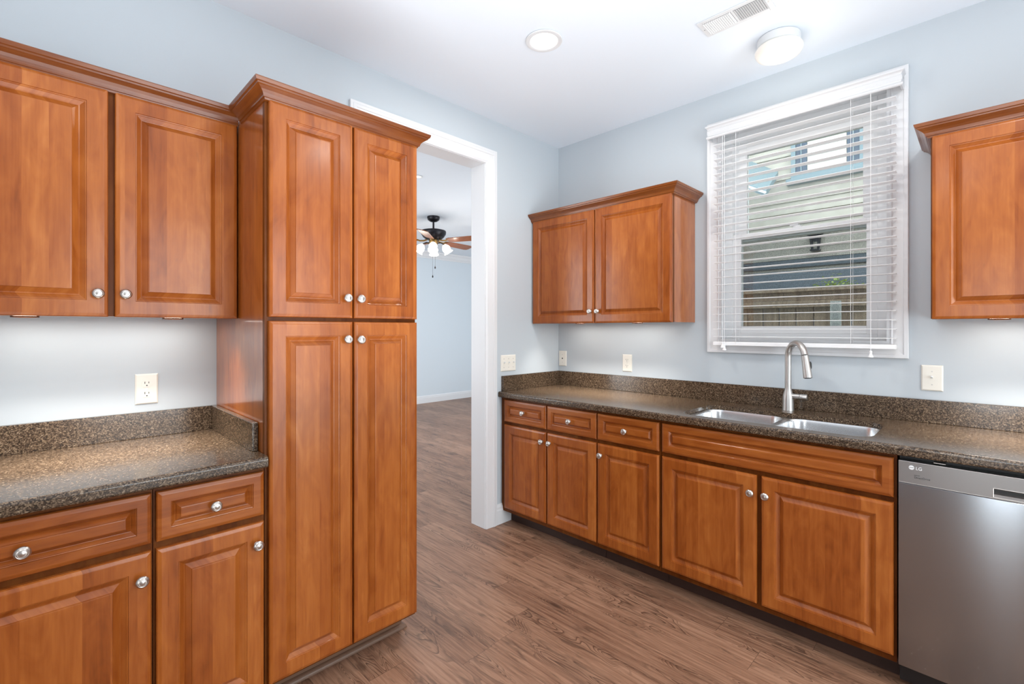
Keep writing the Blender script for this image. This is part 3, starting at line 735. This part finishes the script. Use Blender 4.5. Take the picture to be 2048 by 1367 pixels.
# ------------------------------------------------------------------ outlets and switches (built facing -y)
def plate(root, w_, h_):
    return MB().rings([[(-w_/2+i, y, -h_/2+i), (w_/2-i, y, -h_/2+i), (w_/2-i, y, h_/2-i), (-w_/2+i, y, h_/2-i)] for i, y in ((0, -0.0005), (0, -0.003), (0.004, -0.006), (0.006, -0.0065))]).build('wall_plate', M_PLATE, root)
def screws(root, zs, x=0):
    for z in zs: MB().lathe([(0.003, -0.0064), (0.0028, -0.0075)], 12, (x, 0, z), 'y').build('screw', M_NICKEL, root)
def outlet(wall, pos, z, label):
    r = empty('power_outlet', (pos, 0, z) if wall == 'B' else (0, pos, z), 0 if wall == 'B' else PI/2, label=label, cat='outlet')
    plate(r, 0.074, 0.120)
    for s in (-1, 1):
        cz = s*0.0205
        p = [( 0.017*math.cos(2*PI*i/24)*1.0, max(-0.0125, min(0.0125, 0.0165*math.sin(2*PI*i/24)))) for i in range(24)]
        soc = MB().rings([[(x, -0.0060, cz+zz) for x, zz in p], [(x, -0.0085, cz+zz) for x, zz in p]]).build('socket', M_PLATE, r)
        sl = MB(); sl.box(-0.0075, -0.0052, -0.0090, -0.0080, cz+0.0005, cz+0.0085); sl.box(0.0052, 0.0072, -0.0090, -0.0080, cz+0.0015, cz+0.0080)
        sl.lathe([(0.0024, -0.0080), (0.0024, -0.0090)], 12, (0, 0, cz-0.0065), 'y')
        sl.build('slots', M_DARK, soc)
    screws(r, (0,))
    return r
def toggle(root, x):
    MB().box(x-0.005, x+0.005, -0.0080, -0.0060, -0.012, 0.012).build('switch_bezel', M_PLATE, root)
    o = B(-0.0035, 0.0035, -0.013, 0.0, -0.004, 0.004).build('toggle', M_VENT, root, bevel=0.001); o.location = (x, -0.0075, 0.002); o.rotation_euler = (math.radians(-28), 0, 0)
outlet('A', -2.600, 1.1065, 'cream double power outlet on the left wall above the granite worktop')
outlet('B', 0.619, 1.110, 'cream double power outlet on the window wall under the corner wall cabinet')
r = empty('light_switch', (2.212, 0, 1.1205), label='cream single toggle light switch on the wall right of the window', cat='switch')
plate(r, 0.076, 0.118); toggle(r, 0); screws(r, (-0.030, 0.030))
r = empty('light_switch', (0, -0.562, 1.108), PI/2, label='cream three gang light switch plate between the doorway and the corner', cat='switch')
plate(r, 0.146, 0.114)
for x in (-0.046, 0, 0.046): toggle(r, x); screws(r, (-0.030, 0.030), x)
r = empty('phone_jack', (0.044, 0, 1.118), label='cream phone jack plate on the window wall right beside the corner', cat='wall plate')
plate(r, 0.074, 0.118); B(-0.005, 0.005, -0.0070, -0.0062, -0.005, 0.005).build('jack_socket', M_DARK, r); screws(r, (-0.03, 0.03))

# ------------------------------------------------------------------ ceiling fittings
def can(x, y, label, cat='ceiling light', power=9):
    r = empty('recessed_light', (x, y, CEIL), label=label, cat=cat)
    MB().lathe([(0.088, -0.0005), (0.091, -0.003), (0.089, -0.007), (0.076, -0.009), (0.069, -0.006), (0.067, -0.0005)], 48, cap0=False, cap1=False).build('trim_ring', M_VENT, r, smooth=True)
    MB().lathe([(0.068, -0.0008), (0.066, -0.0045)], 48).build('lens', M_LENS, r)
    area('can_lamp', (0, 0, -0.012), (0, 0, 0), 0.13, 0.13, power, (1, 0.94, 0.86), r, 'DISK')
    return r
can(0.838, -1.140, 'round recessed light glowing in the kitchen ceiling')
cc = can(-1.36, -0.40, 'small bright recessed light seen through the doorway at the pantry edge', power=3); cc.scale = (0.45, 0.45, 1)
for x, y in ((2.6, -1.3), (2.2, -3.7)):  # more unseen ceiling lamps, added without fittings to light the room
    area('can_lamp', (x, y, CEIL-0.012), (0, 0, 0), 0.13, 0.13, 10, (1, 0.94, 0.86), None, 'DISK')
r = empty('ceiling_lamp', (1.668, -0.345, CEIL), label='round opal glass flush ceiling lamp above the sink', cat='ceiling light')
MB().lathe([(0.088, -0.0005), (0.094, -0.006), (0.094, -0.040), (0.090, -0.044)], 48).build('lamp_base', M_VENT, r, smooth=True)
MB().lathe([(0.088, -0.0445), (0.100, -0.050), (0.105, -0.060), (0.104, -0.070), (0.096, -0.084), (0.075, -0.095), (0.045, -0.102), (0.0, -0.105)], 48, cap1=False).build('glass_shade', M_DOME, r, smooth=True)
l = bpy.data.lights.new('lamp', 'POINT'); l.energy = 1.2; l.color = (1, 0.94, 0.84); l.shadow_soft_size = 0.10
lo_ = bpy.data.objects.new('lamp', l); COL.objects.link(lo_); lo_.parent = r; lo_.location = (0, 0, -0.23)

r = empty('ceiling_vent', (1.578, -0.667, CEIL), label='white rectangular air vent with two louvre sections in the ceiling', cat='vent')
VW, VH = 0.150, 0.068
m = MB(); m.box(-VW, -VW+0.022, -VH, VH, -0.006, -0.0005); m.box(VW-0.022, VW, -VH, VH, -0.006, -0.0005); m.box(-VW+0.022, VW-0.022, -VH, -VH+0.020, -0.006, -0.0005); m.box(-VW+0.022, VW-0.022, VH-0.020, VH, -0.006, -0.0005); m.box(-0.005, 0.005, -VH+0.02, VH-0.02, -0.006, -0.0005)
m.build('vent_frame', M_VENT, r, bevel=0.0015)
B(-VW+0.022, VW-0.022, -VH+0.020, VH-0.020, -0.0012, -0.0006).build('vent_backing', simple('vent_shadow_grey', (0.30, 0.31, 0.32), 0.7), r)
for s in (-1, 1):
    for i in range(14):
        x = s*(0.011+i*0.0088)
        o = B(-0.0045, 0.0045, -VH+0.021, VH-0.021, -0.0004, 0.0004).build('louvre', M_VENT, r); o.location = (x, 0, -0.0062); o.rotation_euler = (0, math.radians(-38 if s < 0 else 24), 0)
for s in (-1, 1): MB().lathe([(0.003, -0.006), (0.0025, -0.0075)], 10, (s*0.139, 0, 0)).build('screw', M_NICKEL, r)

# ------------------------------------------------------------------ ceiling fan in the living room
r = empty('ceiling_fan', (-2.56, 0.638, CEIL), label='dark bronze ceiling fan with wooden blades and lit glass shades beyond the doorway', cat='ceiling fan')
MB().lathe([(0.078, -0.0005), (0.080, -0.02), (0.070, -0.045), (0.045, -0.062), (0.018, -0.070)], 36).build('canopy', M_BRONZE, r, smooth=True)
MB().lathe([(0.012, -0.06), (0.012, -0.175)], 16).build('downrod', M_BRONZE, r, smooth=True)
MB().lathe([(0.02, -0.160), (0.12, -0.172), (0.155, -0.182), (0.160, -0.195), (0.155, -0.225), (0.130, -0.262), (0.095, -0.290), (0.06, -0.30)], 40).build('motor_housing', M_BRONZE, r, smooth=True)
MB().lathe([(0.06, -0.295), (0.055, -0.30), (0.055, -0.345), (0.048, -0.36), (0.030, -0.385), (0.012, -0.395)], 28).build('light_kit_hub', M_GOLD, r, smooth=True)
M_BLADE = wood_mat('walnut_blade', True, 0.62, stave=4)
ang0 = math.radians(44.857-20)   # camera-right direction in plan, turned 20 degrees towards the camera
def blade_mesh():
    m = MB(); out = [(0.20, -0.045), (0.24, -0.058), (0.62, -0.070), (0.66, -0.060), (0.675, -0.03), (0.675, 0.03), (0.66, 0.060), (0.62, 0.070), (0.24, 0.058), (0.20, 0.045)]
    return m.rings([[(x, y, -0.004) for x, y in out], [(x, y, 0.004) for x, y in out]])
for k in range(5):
    a = ang0+k*2*PI/5
    bl_ = blade_mesh().build('blade', M_BLADE, r, bevel=0.002); bl_.location = (0, 0, -0.310)
    bl_.rotation_euler = (math.radians(-14), 0, a)
    ir = MB(); ir.tube([(0.085, 0, 0.012), (0.12, 0, 0.0), (0.17, 0, -0.004), (0.20, 0, 0.006)], 0.010, 8)
    ir.box(0.185, 0.26, -0.028, 0.028, 0.005, 0.010); ir.tube([(0.19, -0.02, 0.008), (0.23, -0.034, 0.01), (0.275, -0.018, 0.01)], 0.006, 6); ir.tube([(0.19, 0.02, 0.008), (0.23, 0.034, 0.01), (0.275, 0.018, 0.01)], 0.006, 6)
    ir.build('blade_iron', M_GOLD, bl_, smooth=True)
for k in range(4):
    a = math.radians(44.857+8)+k*PI/2
    c, s = math.cos(a), math.sin(a)
    arm = MB().tube([(0.04*c, 0.04*s, -0.335), (0.09*c, 0.09*s, -0.330), (0.125*c, 0.125*s, -0.345), (0.135*c, 0.135*s, -0.365)], 0.007, 8).build('light_arm', M_BRONZE, r, smooth=True)
    sh_ = MB().lathe([(0.022, 0.010), (0.030, 0.0), (0.046, -0.020), (0.055, -0.045), (0.050, -0.070), (0.047, -0.082), (0.058, -0.100), (0.063, -0.106)], 24, cap1=False)
    sh_ = sh_.build('glass_shade', M_SHADE, r, smooth=True); sh_.location = (0.137*c, 0.137*s, -0.362); sh_.rotation_euler = (math.radians(32)*-s*-1, math.radians(32)*-c, 0)
    l = bpy.data.lights.new('bulb', 'POINT'); l.energy = 3; l.color = (1, 0.92, 0.82); l.shadow_soft_size = 0.05
    q_ = bpy.data.objects.new('bulb', l); COL.objects.link(q_); q_.parent = r; q_.location = (0.22*c, 0.22*s, -0.50)
for x, ln in ((0.022, 0.19), (-0.03, 0.30)):
    pc = MB().tube([(x, 0.01, -0.385), (x, 0.01, -0.385-ln-0.05)], 0.0014, 6).build('pull_chain', M_BRONZE, r)
    MB().lathe([(0.002, 0.0), (0.009, -0.02), (0.009, -0.028), (0.003, -0.036)], 12, (x, 0.01, -0.385-ln-0.05)).build('chain_pull', M_BRONZE, pc, smooth=True)

# ------------------------------------------------------------------ outdoors
def grass():
    m, nt, b = newmat('grass_ground'); tc = N(nt, 'ShaderNodeTexCoord'); no = N(nt, 'ShaderNodeTexNoise', i_Scale=30.0, i_Detail=4.0); L(nt, tc.outputs['Object'], no.inputs[0])
    L(nt, ramp(nt, no.outputs[0], [(0.3, (0.05, 0.08, 0.03)), (0.7, (0.16, 0.20, 0.08))]), b.inputs['Base Color']); b.inputs['Roughness'].default_value = 0.9; return m
tag(B(0.001, 9, 0.161, 9, -0.3, -0.05).build('ground', grass()), kind='structure')
def siding_mat():
    m, nt, b = newmat('taupe_lap_siding'); tc = N(nt, 'ShaderNodeTexCoord'); sp = N(nt, 'ShaderNodeSeparateXYZ'); L(nt, tc.outputs['Object'], sp.inputs[0])
    no = N(nt, 'ShaderNodeTexNoise', i_Scale=6.0); L(nt, tc.outputs['Object'], no.inputs[0])
    L(nt, ramp(nt, no.outputs[0], [(0.3, lin(168, 160, 146)), (0.7, lin(182, 174, 160))]), b.inputs['Base Color']); b.inputs['Roughness'].default_value = 0.7; return m
M_SIDING = siding_mat()
M_BGLASS = simple('dark_blue_pane', (0.05, 0.075, 0.11), 0.1)
M_SLATE = simple('blue_grey_trim', lin(120, 136, 140), 0.5)
nh = empty('neighbour_house', (0.7, 4.0, 0), label='taupe lap sided house with an upstairs window, seen through the blind', cat='house')
m = MB(); prof = []
nz = 40
for i in range(nz):
    z = 0.15*i; prof.append((-0.022, z)); prof.append((0.0, z+0.149))
prof = [(0.2, 0.0)]+prof+[(0.2, 0.15*nz)]
m.rings([[(-2.6, y, z) for y, z in prof], [(7.5, y, z) for y, z in prof]])
# sides tapered ngon caps are fine
m.build('siding_wall', M_SIDING, nh)
nw = frame_ring(-0.07, 0.70, 3.27, 4.25, -0.07, -0.02, 0.05).build('window_frame', M_SLATE, nh)
B(0.11, 0.52, -0.05, -0.03, 3.33, 4.20).build('bright_pane', simple('cream_pane', lin(192, 190, 176), 0.4), nw)  # centre pane in one even cream colour
for x0, x1 in ((-0.02, 0.105), (0.525, 0.65)):
    g_ = B(x0, x1, -0.05, -0.03, 3.33, 4.20).build('side_pane', M_BGLASS, nw)
    m = MB(); m.box((x0+x1)/2-0.006, (x0+x1)/2+0.006, -0.06, -0.05, 3.33, 4.20)
    for z in (3.55, 3.77, 3.99): m.box(x0, x1, -0.06, -0.05, z-0.006, z+0.006)
    m.build('glazing_bar', M_SLATE, g_)
B(-0.12, 0.76, -0.11, -0.02, 3.20, 3.27).build('window_sill', M_SLATE, nh, bevel=0.005)
B(-2.6, 7.5, -0.05, -0.022, 2.14, 2.24).build('band_board', simple('grey_band', lin(96, 104, 110), 0.6), nh)
B(-2.6, 7.5, -0.04, -0.021, 0.0, 2.10).build('lower_cladding', simple('blue_grey_cladding', lin(118, 126, 134), 0.6), nh)
# porch roof on the left
r = empty('porch_roof', (0.15, 3.4, 3.3), label='small blue grey sloping porch roof at the upper left of the window view', cat='roof')
m = MB(); m.rings([[(-0.15, 0.50, 0.42), (-0.15, -0.25, 0.02), (-0.15, -0.25, -0.05), (-0.15, 0.50, 0.35)], [(0.34, 0.50, 0.10), (0.42, -0.25, -0.32), (0.42, -0.25, -0.39), (0.34, 0.50, 0.03)]])
m.build('roof_panel', M_SLATE, r)
B(-0.08, -0.03, 0.0, 0.05, -3.35, 0.05).build('post', M_SLATE, r)
m = MB(); m.tube([(-0.15, -0.26, -0.02), (0.42, -0.26, -0.35)], 0.015, 8); m.build('fascia', M_TRIM, r)
# lantern
r = empty('wall_lantern', (0.90, 3.93, 2.50), label='small dark wall lantern on the neighbouring house', cat='lantern')
MB().lathe([(0.02, 0.10), (0.09, 0.03), (0.085, 0.02)][::-1], 6).build('lantern_cap', M_BRONZE, r)
m = MB()
for k in range(4):
    a = PI/4+k*PI/2; m.tube([(0.07*math.cos(a), 0.07*math.sin(a), 0.02), (0.045*math.cos(a), 0.045*math.sin(a), -0.16)], 0.008, 6)
m.box(-0.05, 0.05, -0.05, 0.05, -0.175, -0.16); m.build('lantern_cage', M_BRONZE, r)
B(-0.03, 0.03, 0.03, 0.07, -0.05, 0.06).build('wall_bracket', M_BRONZE, r)
# fence
def fence_mat():
    m, nt, b = newmat('weathered_fence_boards'); tc = N(nt, 'ShaderNodeTexCoord'); sp = N(nt, 'ShaderNodeSeparateXYZ'); L(nt, tc.outputs['Object'], sp.inputs[0])
    no = N(nt, 'ShaderNodeTexNoise', i_Scale=1.0, i_Detail=4.0)
    L(nt, comb(nt, mth(nt, 'MULTIPLY', sp.outputs[0], 40.0), sp.outputs[1], mth(nt, 'MULTIPLY', sp.outputs[2], 2.5)), no.inputs[0])
    L(nt, ramp(nt, no.outputs[0], [(0.3, lin(146, 120, 98)), (0.7, lin(205, 178, 150))]), b.inputs['Base Color']); b.inputs['Roughness'].default_value = 0.8; return m
M_FENCE = fence_mat()
r = empty('garden_fence', (0.15, 2.1, -0.05), label='weathered brown board fence outside the window', cat='fence')
m = MB()
for i in range(30): m.box(i*0.142, i*0.142+0.134, 0.0, 0.02, 0.0, 1.66)
m.build('fence_boards', M_FENCE, r)
B(0, 4.2, -0.045, -0.001, 1.60, 1.66).build('fence_rail', M_FENCE, r); B(-0.02, 4.2, -0.05, 0.03, 1.745, 1.775).build('cap_rail', M_FENCE, r)
B(0, 4.2, 0.0, 0.02, 1.665, 1.745).build('top_board', M_FENCE, r)
r = empty('garden_plaque', (1.462, 2.050, 1.33), label='pale upright garden plaque hung on the fence', cat='plaque')
B(-0.042, 0.042, -0.012, 0.0, 0.0, 0.265).build('plaque_board', simple('pale_stone', lin(206, 204, 196), 0.7), r, bevel=0.004)
for z in (0.05, 0.13, 0.21):
    MB().lathe([(0.022, -0.0122), (0.026, -0.017), (0.019, -0.0165), (0.012, -0.0165)], 16, (0.0, 0, z), 'y').build('relief_ring', simple('plaque_grey', lin(178, 178, 172), 0.7), r)
# plants in a planter behind the fence top
r = empty('planter', (1.42, 2.24, -0.05), label='yellow green leafy plants rising above the fence top', cat='plant')
m = MB(); m.box(-0.30, 0.30, -0.08, 0.10, 1.50, 1.72); m.box(-0.26, -0.22, -0.02, 0.02, 0.0, 1.5); m.box(0.22, 0.26, -0.02, 0.02, 0.0, 1.5); m.build('planter_box', M_FENCE, r)
m = MB(); rg = random.Random(3)
for i in range(420):
    x = rg.gauss(0, 0.13); y = rg.uniform(-0.07, 0.09); z = 1.72+abs(rg.gauss(0, 0.07))*max(0.3, 1-abs(x)/0.3)+0.02
    a = rg.uniform(0, 2*PI); t = rg.uniform(-0.7, 0.9); s = rg.uniform(0.012, 0.024)
    d = Vector((math.cos(a)*math.cos(t), math.sin(a)*math.cos(t), math.sin(t))); n = d.cross(Vector((0, 0.3, 1))).normalized()
    p = Vector((x, y, z)); k = len(m.v)
    m.v += [tuple(p-d*s), tuple(p+n*s*0.5), tuple(p+d*s), tuple(p-n*s*0.5)]; m.f.append((k, k+1, k+2, k+3))
m.build('leaves', simple('yellow_green_leaf', (0.50, 0.62, 0.12), 0.5), r, recalc=False)
